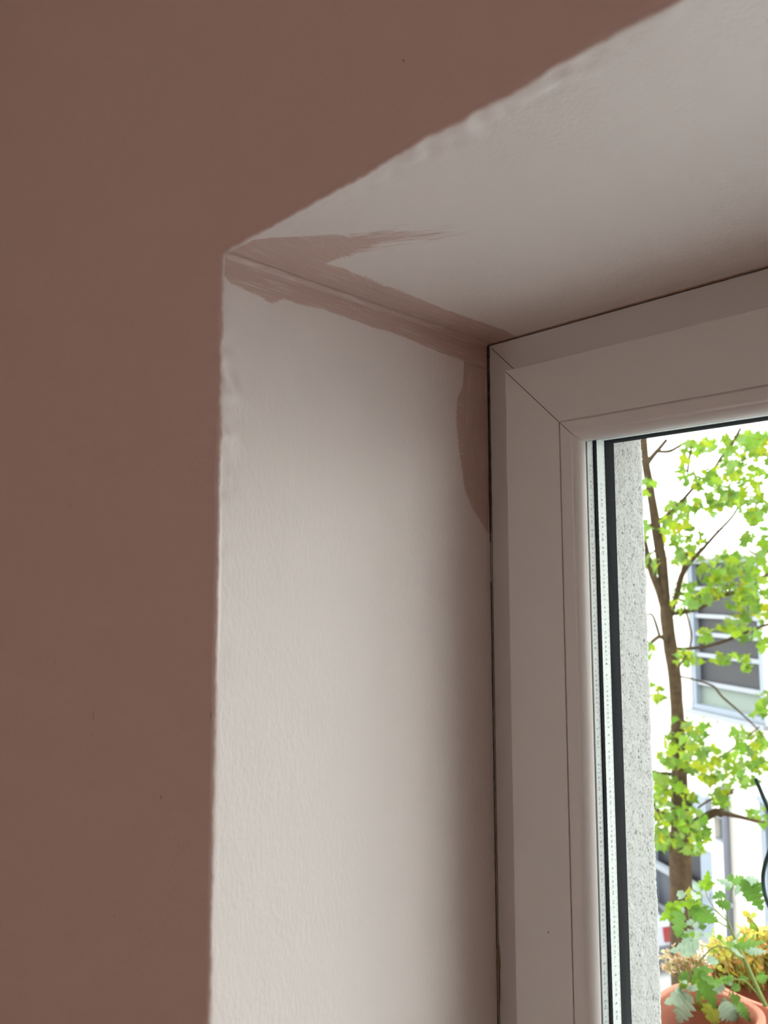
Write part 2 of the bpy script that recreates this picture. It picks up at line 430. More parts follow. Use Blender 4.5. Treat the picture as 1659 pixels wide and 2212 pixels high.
ring(MB(), [(.082, .2746), (.0872, .2746), (.0876, .2790), (.0874, .2880), (.0862, .2895), (.080, .292), (.068, .2965), (.066, .2965), (.066, .2746)]).build('outer_gasket', M_BLACK, win)
for y0 in (.2466, .2626):
    ring(MB(), [(.078, y0), (.0871, y0), (.0871, y0+.0119), (.078, y0+.0119)]).build('spacer_bar', M_SPACER, win)
for y0 in (.2425, .2585, .2745):
    MB().box((.078, y0+.00005, ZB+.078), (W-.078, y0+.00395, H-.078)).build('glass_pane', M_GLASS, win)
# weld seams on the mitres
mb = MB()
def seam(pr, w=.00022, off=.00008):
    for (cx, cz, sx_, sz_) in ((0, H, 1, -1), (W, H, -1, -1), (W, ZB, -1, 1), (0, ZB, 1, 1)):
        vs = []
        for (u, y) in pr:
            for s in (-1, 1): vs.append((cx + sx_*(u + s*w), y - off, cz + sz_*(u - s*w)))
        mb.add(vs, [(2*i, 2*i+1, 2*i+3, 2*i+2) for i in range(len(pr)-1)])
seam([(.004, .25), (US-.0005, .25)]); seam([(US, YS+.001), (US+.0018, YS), (UB-.0006, YS)])
seam([(UB+.0007, YS+.0002), (.0860, YS+.0002)] + ell(.0860, .2382, .0074, .0096, -90, 0, 10)[1:], .00016)
mb.build('weld_seam', M_SEAM, win)
# dirty open joint between plaster and frame
mb = MB()
def joint(pts, mk, wid):
    vs = []
    for s in pts:
        w = wid(s); q = w * .3
        for a in (-q, w): vs.append(mk(s, a))
    mb.add(vs, [(2*i, 2*i+1, 2*i+3, 2*i+2) for i in range(len(pts)-1)])
def wj(z):
    d = H - z
    base = .0019 if d < .012 else (.00125 if d < .13 else (.0008 if d < .2 else .00065))
    n = noise.noise(Vector((3, 1, z * 160))); n2 = noise.noise(Vector((3, 9, z * 30)))
    w = base * (1 + .35*n + .4*n2)
    if .16 < d < .19: w *= .35
    return max(.00015, w)
joint(dense(H, ZB, .001), lambda s, a: (a + .0004, D - .0012 - .0004, s), wj)
mb.build('open_joint', M_GAP, win)
mb = MB()
joint(dense(0, W, .0015), lambda s, a: (s, D - .0012, H - a - .0001), lambda x: .0007*(1+.5*noise.noise(Vector((x*140, 4, 2)))))
pz = on(1078, 2075, 1, D).z
for (z0, w) in ((pz, .003), (pz-.02, .0022)):
    n = 14; vs = [(0.0006, D-.0016, z0)]
    for k in range(n): 
        a = 2*math.pi*k/n; vs.append((.0016 + w*.45*math.cos(a)*(1+.3*noise.noise(Vector((k*.9, z0, 2)))), D-.0019, z0 + .011*math.sin(a)))
    mb.add(vs, [(0, 1+k, 1+(k+1) % n) for k in range(n)])
mb.build('brown_sealant', M_STAIN, win)
# printed batch text on the spacer bars, read from top to bottom
def text(body, size, x, y, z, name, parent, xs=1.0):
    c = bpy.data.curves.new(name, 'FONT'); c.body = body; c.size = size; c.space_character = 1.85; c.resolution_u = 2
    t = bpy.data.objects.new(name, c); col.objects.link(t)
    dg = bpy.context.evaluated_depsgraph_get(); dg.update()
    m2 = bpy.data.meshes.new_from_object(t.evaluated_get(dg)); bpy.data.objects.remove(t); bpy.data.curves.remove(c)
    for v in m2.vertices:
        a, b = v.co.x, v.co.y; v.co = (x, y + b, z - a*xs)
    m2.materials.append(M_INK); m2.name = name
    o = bpy.data.objects.new(name, m2); col.objects.link(o); o.parent = parent; return o
TX = 'PLI-EN 1279 PG SN 2017/06/27 05:14 C2666/48. 2/ 13405/2017 F 2 THL.1 4/16CH UL-T70X5/PL 4/16CH UL-T70X5/THL.1 4 U=0.6 EN 1279'
zt = on(1304, 1045, 0, .0872).z
text(TX, .0031, .08725, .2676, zt, 'printed_text', win, 1.12)
text(TX, .0031, .08725, .2530, zt + .012, 'printed_text', win, 1.12)
slab('window_sill', (-.0, -.03, ZB - .03), (W, D, ZB), M_PVC)['label'] = 'white inner sill board'
mb = MB(); p = on(1185, 1984+30, 1, YS); n = 8
mb.add([(p.x, YS-.0002, p.z)] + [(p.x+.0005*math.cos(k*.785), YS-.0002, p.z+.0007*math.sin(k*.785)) for k in range(n)], [(0, 1+k, 1+(k+1) % n) for k in range(n)])
mb.build('dirt_speck', M_SEAM, win)

# ---------------------------------------------------------------- outer reveal and own facade in rough render
XO = .045; YO0 = .3205; YO1 = .418
def stucco_disp(p):
    a = noise.noise(Vector((p.x*400, p.y*520, p.z*360))); b = noise.noise(p * 620 + Vector((5, 5, 5))); c = noise.noise(p * 90)
    return .0018 * (.25 - abs(a)) + .0008 * b + .0010 * c
path2 = []
for z in dense(ZB - .02, H + .0, .00085): path2.append((XO, z, -1, 0))
path2.append((XO, H - XO, -1, 1))
path2 = [q for q in path2 if q[1] < H - XO] + [(XO, H - XO, -1, 1)]
path2 += [(x, H - XO, 0, 1) for x in dense(XO + .05, W - XO, .05)] + [(W - XO, H - XO, 1, 1), (W - XO, ZB - .02, 1, 0)]
pr2 = [(0, y) for y in dense(YO0, YO1 - .006, .0009)]
for k in range(9):
    a = math.pi/2 * k/8; pr2.append((.006 - .006*math.cos(a), YO1 - .006 + .006*math.sin(a)))
for e in (.008, .010, .013, .02, .05, .5): pr2.append((e, YO1))
vs = []; fs = []
for (bx, bz, nx, nz) in path2:
    for (e, y) in pr2:
        p = Vector((bx + e*nx, y, bz + e*nz)); d = stucco_disp(p) if e < .03 else 0
        if y > YO1 - .0065: p += Vector((-nx*d*.7, d*.7, -nz*d*.7))
        else: p += Vector((-nx*d, 0, -nz*d))
        vs.append(p)
P = len(pr2)
fs = [(i*P+j, (i+1)*P+j, (i+1)*P+j+1, i*P+j+1) for i in range(len(path2)-1) for j in range(P-1)]
mb = MB(); mb.add(vs, fs)
E0 = .5 - XO
mb.box((RX0-.1, .40, -4.9), (-E0, YO1, 6)); mb.box((W+E0, .40, -4.9), (RX1+.1, YO1, 6)); mb.box((-E0, .40, H+E0), (W+E0, YO1, 6)); mb.box((-E0, .40, -4.9), (W+E0, YO1, ZB-.02))
o = mb.build('wall_outside', M_STUCCO, smooth=True); tag(o, 'rough white rendered outer reveal seen through the glass', None, None, 'structure')
o.data.set_sharp_from_angle(angle=R(60))
MB().box((.0405, .3195, ZB), (.0475, .3265, H-.045)).build('plaster_stop_bead', M_PVC, win)
# masonry core so daylight cannot leak round the frame
mb = MB(); holed(mb, (RX0-.1, -4.9), (RX1+.1, 6), [(-.004, ZB-.03, W+.004, H+.004)], .02, .40, lambda s, t, z: (s, t, z))
mb.box((-.006, .256, ZB-.03), (.001, .40, H+.004)); mb.box((-.01, .256, H-.001), (W+.01, .40, H+.01)); mb.box((W-.001, .256, ZB-.03), (W+.006, .40, H+.004))
mb.box((.001, .3205, ZB), (.0435, .40, H)); mb.box((.04, .3205, H-.0435), (W, .40, H)); mb.box((-.0, .25, ZB-.03), (W, .40, ZB))
tag(mb.build('wall_core', M_STUCCO), None, None, None, 'structure')

# ---------------------------------------------------------------- ledge outside with pots
ZL = EYE.z - .93
slab('trim_1', (RX0, YO1 - .01, ZL - .08), (RX1, 1.42, ZL), M_ZINC, 'pale grey zinc covered ledge outside the window')
def trough(name, cx, cy, hx, hy, h, z0, label, power=3.2, wall=.012, soil=.6):
    t = empty(name, (cx, cy, z0)); tag(t, label, 'flower pot', 'terracotta pots on the ledge')
    n = 56
    def loop(sx_, sy_, z, k=1.0):
        out = []
        for i in range(n):
            a = 2*math.pi*i/n; c, s = math.cos(a), math.sin(a)
            out.append((cx + sx_*math.copysign(abs(c)**(2/power), c), cy + sy_*math.copysign(abs(s)**(2/power), s), z))
        return out
    prf = [(.80, 0, 0), (.84, 0, .01), (.92, 0, h*.78), (.93, 0, h*.80), (.985, 0, h*.81), (1.0, 0, h*.83), (1.0, 0, h*.97), (.995, 0, h*.99), (.985, 0, h), (1, -wall*.8, h), (1, -wall, h*.985), (.95, -wall, h*.8), (.86, -wall, h*.3)]
    vs = []; fs = []
    for (k, o_, z) in prf: vs += loop(hx*k + o_, hy*k + o_, z0 + z)
    for i in range(len(prf)-1):
        for j in range(n): fs.append((i*n+j, i*n+(j+1) % n, (i+1)*n+(j+1) % n, (i+1)*n+j))
    fs.append(tuple(range(n))[::-1]); fs.append(tuple((len(prf)-1)*n + j for j in range(n)))
    MB().add(vs, fs).build('body', M_TERRA, t, smooth=True).data.set_sharp_from_angle(angle=R(50))
    vs = [(cx, cy, z0 + h*soil + .01)]
    for k in (.4, .75, .93): vs += [(p[0], p[1], p[2] + .006*noise.noise(Vector(p)*30)) for p in loop((hx-wall)*k, (hy-wall)*k, z0 + h*soil)]
    fs = [(0, 1+j, 1+(j+1) % n) for j in range(n)]
    for i in range(2):
        for j in range(n): fs.append((1+i*n+j, 1+(i+1)*n+j, 1+(i+1)*n+(j+1) % n, 1+i*n+(j+1) % n))
    MB().add(vs, fs).build('soil', M_SOIL, t)
    return t
ZR = EYE.z - .75
pl = on(1432, 2150, 2, ZR); pb = on(1500, 2118, 2, ZR); pr_ = on(1646, 2200, 2, ZR)
trough('terracotta_planter', (pl.x + pr_.x)/2, pb.y - .10, (pr_.x - pl.x)/2 + .01, .10, ZR - ZL, ZL, 'large terracotta planter with rounded rim under the tomato plant')
pc = on(1622, 2128, 2, ZR - .01)
trough('terracotta_pot', pc.x + .05, pb.y + .10, .14, .085, ZR - ZL - .01, ZL, 'terracotta pot behind the large planter, overgrown by yellow stonecrop', 2.4)

# ---------------------------------------------------------------- tomato plant
def cpx(x, y): return 1400 + x * .1591, 1860 + y * .1591
def leaflet(mb, u0, v0, u1, v1, wpx, t, c, lobes=5, depth=.35, curl=.18, dt=0.0, seed=0):
    a = at(u0, v0, t); b = at(u1, v1, t + dt); ax = (b - a); L = ax.length
    if L < 1e-5: return
    axn = ax / L; view = (EYE - (a+b)/2).normalized()
    rnd = random.Random(seed*7 + int(u0*10) + int(v1))
    side = axn.cross(view).normalized(); nrm = side.cross(axn).normalized()
    tw = rnd.uniform(-.5, .5); side, nrm = side*math.cos(tw)+nrm*math.sin(tw), nrm*math.cos(tw)-side*math.sin(tw)
    w = wpx / FPX * t * .5; n = 36; vs = []
    for i in range(n+1):
        s = i/n
        env = max(.02, math.sin(math.pi*s**.62)) ** .85 if 0 < s < 1 else 0
        lob = 1 - depth * (1 - abs(math.sin(math.pi*(s*lobes + .15))) ** .8)
        for q in (-1, -.5, 0, .5, 1):
            j = 1 + .09*rnd.uniform(-1, 1) if abs(q) == 1 else 1
            hw = w*env*(lob if abs(q) == 1 else .96*(.55+.45*lob))*j
            p = a + axn*(L*(s - .05*abs(q)*0)) + side*(hw*q) 
            p += nrm*(curl*L*(-(s-.4)**2*1.4) + abs(q)*w*env*.45*curl*3 + .07*w*math.sin(s*44+q*3)) 
            vs.append(p)
    fs = []
    for i in range(n):
        for j in range(4): fs.append((i*5+j, i*5+j+1, (i+1)*5+j+1, (i+1)*5+j))
    mb.add(vs, fs, c)
BR = (.34, .58, .035); PA = (.56, .72, .52); MG = (.22, .42, .08); YG = (.62, .66, .10); DG = (.17, .36, .05)
TL = [(780,380,820,130,95,BR,5),(740,360,700,300,50,BR,3),(790,330,840,270,45,BR,3),(600,560,555,350,115,YG,2),(480,500,400,400,100,PA,2),(440,560,150,840,140,BR,5),(350,600,220,620,80,BR,3),(450,640,265,825,85,BR,4),(440,700,390,1075,140,MG,4),
 (600,640,975,860,220,DG,6),(740,580,400,580,120,BR,4),(720,410,600,280,90,PA,4),(690,520,590,420,80,PA,3),(700,520,680,400,60,BR,3),(600,940,455,1150,100,PA,4),(700,1110,275,1240,110,PA,4),(660,1140,450,1310,110,PA,5),(700,1060,600,960,150,PA,3),
 (1150,330,900,240,75,PA,4),(1120,300,1130,160,80,MG,3),(1150,290,1320,210,90,MG,4),(1330,250,1560,690,200,DG,6),(1400,300,1628,500,90,PA,4),(1330,240,1610,400,110,MG,5),(1130,340,1050,380,60,MG,3),(1050,440,880,500,90,DG,4),(1120,600,890,560,110,MG,5),(960,500,890,390,60,PA,3),
 (1170,1170,1628,1095,70,MG,6),(1320,1200,1628,1240,80,PA,5),(1170,1170,1070,1110,85,MG,4),(1180,1110,1230,1120,60,PA,3),(800,1310,970,1395,90,PA,3),(560,1540,400,1600,95,MG,4),(550,1600,400,1640,80,BR,4),(540,1650,400,1720,75,BR,4),(530,1680,450,1700,90,PA,3),(540,1720,680,1740,80,PA,2),
 (500,1780,230,1940,140,PA,4),(470,1780,370,1760,90,PA,3),(540,1800,400,2225,210,PA,5),(690,1480,640,1580,90,MG,3),(700,1500,940,2060,150,DG,6),(1150,1600,830,1650,70,MG,5),(1160,1580,1000,1620,70,MG,4),(1030,1680,850,1800,100,PA,4),(1140,1640,1050,1620,80,PA,3),
 (1080,1900,1010,1980,90,PA,3),(1000,1940,1250,2200,210,PA,6),(1180,1900,1420,2212,110,MG,5),(1120,1880,1260,1850,110,MG,3),(1240,1590,1370,1600,60,MG,4),(1480,1620,1628,1560,90,MG,5),(1500,1540,1628,1600,70,DG,3),(1150,1690,1260,1750,90,MG,3),(780,1960,640,1990,110,YG,2),(870,1960,850,2225,190,YG,3),(800,1640,720,1900,160,YG,3),
 (600,800,520,880,70,PA,4),(700,900,800,880,60,MG,4),(680,880,600,850,70,PA,3),(770,1000,900,1010,60,PA,4),(950,1060,1000,1010,70,BR,3)]
TT = 1.42
tom = empty('tomato_plant', ((pl.x+pr_.x)/2, pb.y - .10, ZL + (ZR-ZL)*.6)); tag(tom, 'tomato plant with ragged bright and pale green leaves rising from the planter', 'plant')
mb = MB(); rr = random.Random(3)
for k, (a, b, c, d, w, cc, lo) in enumerate(TL):
    u0, v0 = cpx(a, b); u1, v1 = cpx(c, d); j = rr.uniform(.85, 1.15)
    leaflet(mb, u0, v0, u1, v1, w*.1591*1.55, TT + rr.uniform(-.04, .04), tuple(q*j for q in cc), lo, .55, .16, rr.uniform(-.03, .03), k)
for k in range(46):     # smaller leaflets between the large ones
    a, b, c, d, w, cc, lo = TL[(k*7) % len(TL)]
    f = rr.uniform(-.1, .35); a2, b2 = a + (c-a)*f, b + (d-b)*f; g = rr.choice((-1, 1))*rr.uniform(.5, 1.1); q = rr.uniform(.35, .6)
    dx_, dy_ = (c-a)*q, (d-b)*q; co, si = math.cos(g), math.sin(g)
    u0, v0 = cpx(a2, b2); u1, v1 = cpx(a2 + dx_*co - dy_*si, b2 + dx_*si + dy_*co)
    leaflet(mb, u0, v0, u1, v1, w*.1591*.8, TT + rr.uniform(-.05, .05), rr.choice((BR, MG, PA, cc)), 3, .5, .16, 0, 100+k)
mb.build('foliage', M_TLEAF, tom, smooth=True)
mb = MB()
ST = [([(1628,2030),(1480,1720),(1330,1380),(1230,1180),(1140,960),(1085,820)], [50,46,38,32,28,20]),
 ([(1700,2200),(1628,2030)], [54,50]),
 ([(1600,1990),(1480,1800),(1330,1640),(1230,1610),(1130,1605)], [26,24,20,16,12]),
 ([(1085,830),(1090,650),(1120,480),(1150,380),(1175,300),(1330,240)], [14,12,10,10,9,6]),
 ([(1120,920),(960,830),(860,760),(740,650),(680,600)], [18,16,12,10,6]),
 ([(1085,830),(990,740),(860,640),(700,570),(560,545),(430,560),(350,630)], [14,14,12,10,9,8,6]),
 ([(1050,790),(900,640),(800,470),(775,370)], [12,11,9,6]),([(1060,780),(1000,640),(960,560)], [9,8,5]),
 ([(1340,1400),(1180,1270),(1090,1190),(960,1160),(860,1190),(760,1290),(640,1430),(570,1520),(540,1660),(500,1790)], [22,20,18,15,14,14,12,11,10,8]),
 ([(860,1180),(770,1150),(660,1140)], [10,8,6]),([(1040,1140),(960,1060),(880,1020),(720,1000)], [8,7,6,5]),([(540,650),(560,780),(600,950)], [9,8,6]),
 ([(1130,1600),(1150,1660),(1110,1780),(1070,1900)], [14,12,11,8]),([(1130,1605),(1170,1560)], [10,6]),([(1200,1180),(1320,1180),(1450,1150)], [9,8,5])]
for pts, rd in ST:
    p3, r3 = smoothline([at(*cpx(*p), TT) for p in pts], [r*.1591*.5/FPX*TT*1.25 for r in rd])
    mb.tube(p3, r3, 8, (.40, .52, .16))
# stem down into the soil
q0 = at(*cpx(1700, 2200), TT); mb.tube([q0, (q0.x-.01, q0.y-.03, q0.z-.1), ((pl.x+pr_.x)/2+.05, pb.y-.10, ZL+(ZR-ZL)*.6)], [.0035, .005, .005], 8, (.40, .52, .16))
mb.build('stem', M_TLEAF, tom, smooth=True)
# seedling in the planter
sl = on(1490, 2200, 2, ZL+(ZR-ZL)*.62); se = empty('seedling', sl); tag(se, 'small pale yellow-green seedling at the front of the planter soil', 'plant')
mb = MB()
for k in range(6):
    a = k*1.05; d = Vector((math.cos(a), math.sin(a), 1.1)).normalized()*.04
    sd_ = d.cross(Vector((0, 0, 1))).normalized()*.006
    mb.add([sl, sl+d*.5+sd_, sl+d, sl+d*.5-sd_], [(0, 1, 2, 3)], (.5, .58, .22))
mb.build('foliage', M_TLEAF, se)

# ---------------------------------------------------------------- stonecrop (yellow) and small pink flowering plant
def sprig_plant(name, label, box, n, t0, t1, cols, size, base, rseed, leafm=M_SUCC):
    rs = random.Random(rseed); e = empty(name, base); tag(e, label, 'plant'); lf = MB(); st = MB()
    for k in range(n):
        while True:
            x, y = rs.uniform(box[0], box[2]), rs.uniform(box[1], box[3])
            if y > box[1] + (box[3]-box[1])*(.0 if x > (box[0]+box[2])*.5 else .35) * rs.random()*1.6: break
        tip = at(*cpx(x, y), rs.uniform(t0, t1)); b = Vector(base) + (tip - Vector(base))*Vector((1, 1, 0)).length*0 
        root = Vector((base[0] + (tip.x-base[0])*.75, base[1] + (tip.y-base[1])*.75, base[2]))
        mid = (tip+root)/2 + Vector((rs.uniform(-.01, .01), rs.uniform(-.01, .01), .01))
        st.tube([root, mid, tip], [.0014, .0012, .0007], 5, rs.choice([(.5, .30, .08), (.45, .42, .12)]))
        for q in range(rs.randint(6, 10)):
            f = rs.uniform(.35, 1); p = root.lerp(tip, f) if f < .9 else tip
            d = Vector((rs.gauss(0, 1), rs.gauss(0, 1), rs.gauss(.4, .7))).normalized()*size*rs.uniform(.5, 1.2)
            s_ = d.cross(Vector((rs.random(), rs.random(), rs.random()))).normalized()*size*.25
            c = rs.choice(cols)
            up = d.cross(s_).normalized()*size*.12
            lf.add([p, p+d*.5+s_, p+d, p+d*.5-s_, p+d*.5+up], [(0, 1, 4), (1, 2, 4), (2, 3, 4), (3, 0, 4)], c)
    st.build('stem', leafm, e, smooth=True); lf.build('foliage', leafm, e)
YC = [(.72, .66, .10), (.62, .62, .12), (.75, .50, .10), (.66, .36, .12), (.52, .60, .10), (.80, .74, .30)]
bs = (pc.x + .04, pb.y + .10, ZL + .14)
sprig_plant('stonecrop', 'yellow and orange stonecrop spilling over the pot behind the tomato plant', (820, 900, 1760, 1690), 520, 1.54, 1.76, YC, .021, bs, 5)
sprig_plant('flowering_plant', 'small plant with pink and cream flower sprigs left of the stonecrop', (170, 1130, 760, 1480), 34, 1.60, 1.66, [(.80, .48, .36), (.78, .62, .40), (.72, .60, .30)], .014, (pb.x - .0, pb.y + .07, ZL + .14), 9)
lm = MB(); lv = empty('yellow_leaf_plant', bs); tag(lv, 'taller plant with rounded yellow-green leaves behind the stonecrop', 'plant')
for k, (x, y, s) in enumerate([(1330,720,110),(1430,730,70),(1380,800,90),(1420,890,110),(1560,1290,140),(1250,1180,90),(900,1260,130),(880,1520,150),(980,1560,110),(1600,1000,120),(1480,1440,110)]):
    u0, v0 = cpx(x, y); leaflet(lm, u0-4, v0+4, u0+8, v0-6, s*.1591, 1.58, random.choice([YG, (.72, .62, .06), BR]), 2, .15, .2, .02, k)
p3 = smoothline([at(*cpx(1340, 760), 1.58), at(*cpx(1480, 900), 1.58), at(*cpx(1500, 1200), 1.6), Vector(bs)]); lm.tube(p3, .0016, 6, (.5, .5, .1))
lm.build('foliage', M_TLEAF, lv)

# ---------------------------------------------------------------- green coated wire support
pts = [at(1632, 1682, 1.25), at(1646, 1715, 1.25), at(1660, 1750, 1.25), at(1672, 1790, 1.25), at(1664, 1830, 1.25), at(1652, 1870, 1.25), at(1648, 1900, 1.25), at(1653, 1935, 1.26), at(1668, 1975, 1.27), at(1700, 2060, 1.3)]
zz = pts[-1]; pts += [Vector((zz.x, zz.y + .02, ZR + .02)), Vector((pr_.x - .025, pb.y - .06, ZL + (ZR-ZL)*.6))]
wire = MB().tube(smoothline(pts), .0031, 10).build('plant_support_wire', M_GREENW, smooth=True)
tag(wire, 'dark green coated curved wire plant support at the right of the window view', 'plant support')

# ---------------------------------------------------------------- tree in the street
T = 6.0; ZG = -4.9
tree = empty('street_tree', (0, 0, 0)); b = at(1471, 1950, T); tree.location = (b.x, b.y, ZG)
tag(tree, 'young street tree with forked brown trunk and lime green lobed leaves', 'tree')
def limb(pts, w, t=T, dts=None, mb_=None, n=10):
    p = [at(u, v, t + (dts[i] if dts else 0)) for i, (u, v) in enumerate(pts)]
    return smoothline(p, [x*.5/FPX*t for x in w])
mb = MB()
p3, r3 = limb([(1388,905),(1390,960),(1396,1010),(1405,1060),(1413,1110),(1420,1160),(1430,1220),(1436,1290),(1441,1340),(1448,1400),(1456,1450),(1461,1510),(1465,1600),(1468,1700),(1470,1830),(1471,1950)], [15,17,17,18,20,21,22,22,27,27,26,26,29,34,44,48])
p3.append(Vector((b.x, b.y, b.z-.8))); r3.append(.095); p3.append(Vector((b.x, b.y, ZG))); r3.append(.13)
mb.tube(p3, r3, 16, wob=.12); mb.build('trunk', M_BARK, tree, smooth=True)
BRN = [([(1441,1330),(1425,1280),(1410,1240),(1398,1200),(1390,1160),(1375,1080)], [19,17,15,13,12,10]),
 ([(1395,1005),(1410,985),(1425,968),(1440,950)], [12,10,9,8]),([(1420,975),(1445,975),(1465,965),(1485,953)], [7,8,7,6]),
 ([(1400,1138),(1428,1122),(1450,1105),(1475,1080),(1500,1052),(1525,1033)], [10,9,9,8,7,5]),
 ([(1545,1010),(1560,985),(1580,960),(1600,925)], [6,7,7,6]),([(1525,1033),(1535,1022),(1545,1010)], [5,5,6]),
 ([(1450,1330),(1460,1290),(1472,1245),(1490,1215),(1523,1180),(1550,1150),(1586,1110),(1610,1060)], [9,10,11,10,7,6,5,4]),
 ([(1448,1328),(1475,1322),(1510,1315),(1550,1290),(1600,1275),(1640,1252),(1680,1230)], [8,7,7,9,9,8,7]),
 ([(1455,1402),(1500,1400),(1550,1390),(1590,1375),(1640,1355),(1690,1340)], [8,7,7,7,6,5]),
 ([(1424,1372),(1410,1330),(1396,1328)], [6,5,4]),([(1445,1390),(1425,1375),(1400,1395)], [9,8,8]),
 ([(1465,1460),(1500,1468),(1540,1482),(1560,1505),(1600,1540),(1640,1580),(1680,1640)], [4,4,5,5,4,3,2]),
 ([(1478,1310),(1487,1340),(1494,1375),(1485,1410),(1466,1440)], [4,4,4,4,5]),
 ([(1400,1665),(1440,1672),(1490,1668),(1530,1650),(1580,1620),(1640,1570)], [7,7,6,5,4,3]),
 ([(1474,1830),(1465,1790),(1440,1765),(1415,1745),(1380,1700)], [14,14,11,9,8]),
 ([(1480,1790),(1515,1770),(1545,1755),(1560,1756),(1600,1765),(1650,1778),(1700,1790)], [18,17,16,12,8,7,6]),
 ([(1555,1760),(1562,1740),(1570,1715),(1585,1705)], [14,9,7,5]),([(1508,1745),(1530,1730),(1560,1718),(1582,1712)], [4,5,6,7]),
 ([(1398,1202),(1430,1180),(1470,1170),(1520,1150),(1600,1140),(1660,1130)], [5,3,3,2,2,2]),([(1550,1150),(1590,1160),(1620,1190),(1670,1220)], [2,3,3,2]),
 ([(1485,1020),(1490,985),(1497,950)], [5,5,4]),([(1466,1290),(1475,1230),(1484,1195)], [5,6,5])]
rr = random.Random(11)
for k, (pts, w) in enumerate(BRN):
    s = rr.uniform(-.5, .5); n = len(pts)
    pp, ww = limb(pts, w, T, [s*i/n for i in range(n)])
    MB().tube(pp, ww, 8, wob=.15).build('branch', M_BARK, tree, smooth=True)
def mapleleaf(mb, p, size, c, rs):
    n = Vector((rs.gauss(0, .8), rs.gauss(-.5, .8), rs.gauss(.5, .8))).normalized()
    a = n.cross(Vector((rs.gauss(0, 1), rs.gauss(0, 1), rs.gauss(0, 1)))).normalized(); b = n.cross(a)
    out = [(0,-.05),(.16,.0),(.42,-.08),(.34,.10),(.62,.22),(.40,.30),(.46,.52),(.24,.46),(.14,.60),(0,.95)]
    pts = out + [(-x, y) for x, y in out[-2:0:-1]]
    vs = [p + (a*0 + b*.32)*size]
    for (x, y) in pts:
        fold = abs(x)*.35 - (y-.3)**2*.4
        vs.append(p + (a*x + b*y + n*fold)*size)
    m_ = len(pts); mb.add(vs, [(0, 1+i, 1+(i+1) % m_) for i in range(m_)], c)
LC = [(.38, .62, .05), (.44, .68, .06), (.30, .52, .05), (.36, .60, .10), (.40, .62, .16), (.28, .50, .06), (.24, .42, .06), (.52, .70, .04), (.66, .74, .03)]
CL = [(1395,1045,14,24,9),(1388,1140,10,20,5),(1437,1085,9,9,2),(1492,968,20,20,9),(1478,1015,10,14,3),(1560,960,40,22,14),(1620,965,35,30,24),(1520,955,22,14,7),(1645,950,16,16,8),(1585,1085,22,14,8),(1650,1000,20,30,9),(1590,1010,40,28,20),(1540,1035,28,22,14),(1500,1035,22,18,8),(1610,1060,40,32,22),(1650,1080,22,35,14),(1560,1080,26,20,9),(1525,1080,22,16,6),
 (1455,1115,18,20,8),(1480,1110,26,26,12),(1465,1150,32,20,13),(1505,1160,20,16,7),(1490,1185,26,14,8),(1540,1100,14,12,4),(1628,1118,20,20,8),(1655,1165,10,24,4),(1625,1165,12,14,4),(1412,1215,16,18,8),(1480,1205,24,12,6),(1395,1150,7,16,3),
 (1560,1205,40,14,12),(1545,1235,30,20,14),(1600,1225,40,18,18),(1645,1220,20,24,10),(1580,1262,40,24,20),(1630,1275,34,24,18),(1545,1275,20,16,8),(1480,1275,24,26,12),(1505,1295,20,20,8),(1470,1310,18,16,5),(1610,1305,40,16,13),(1650,1320,18,22,9),(1590,1340,30,14,8),(1620,1365,30,14,8),(1570,1360,20,10,4),(1530,1372,14,12,6),(1655,1390,10,16,5),
 (1478,1418,20,16,7),(1500,1424,14,8,3),(1570,1420,34,6,6),(1612,1430,10,18,4),(1408,1400,9,20,5),(1420,1482,16,8,3),(1425,1503,16,8,3),(1648,1505,16,18,6),(1640,1535,18,8,4),
 (1475,1560,26,12,9),(1520,1565,20,12,6),(1490,1590,34,16,14),(1460,1600,18,12,6),(1505,1615,36,16,14),(1600,1580,16,10,5),(1640,1605,22,20,10),(1620,1620,24,14,9),(1455,1635,34,18,15),(1510,1650,40,18,17),(1560,1640,30,16,10),(1600,1655,30,14,10),(1645,1650,20,14,8),(1580,1680,40,14,13),(1530,1680,20,12,7),(1620,1690,20,12,6),(1445,1690,34,22,18),(1430,1720,20,24,11),(1480,1720,22,22,10),
 (1450,1760,34,22,18),(1500,1770,32,20,15),(1430,1795,16,16,8),(1475,1800,36,18,17),(1520,1800,24,20,10),(1450,1825,30,12,9),(1505,1830,22,12,7),(1560,1712,22,12,6),(1560,1735,14,10,4),(1648,1765,14,16,6),(1625,1755,14,6,3)]
rs = random.Random(21); mb = MB()
for (u, v, ru, rv, n) in CL:
    for k in range(int(n*2.0)):
        a = rs.uniform(0, 6.283); q = math.sqrt(rs.random())
        t = T + rs.gauss(0, .35); sz = rs.uniform(.05, .10)
        mapleleaf(mb, at(u + ru*q*math.cos(a) - 3, v + rv*q*math.sin(a) + 3, t), sz, tuple(x*rs.uniform(.9, 1.1) for x in rs.choice(LC)), rs)
for k in range(900):     # crown beyond the part the photo frames
    a = at(rs.uniform(1680, 2400), rs.uniform(500, 1800), T + rs.gauss(0, .5)); mapleleaf(mb, a, rs.uniform(.06, .12), rs.choice(LC), rs)
mb.build('foliage', M_LEAF, tree)

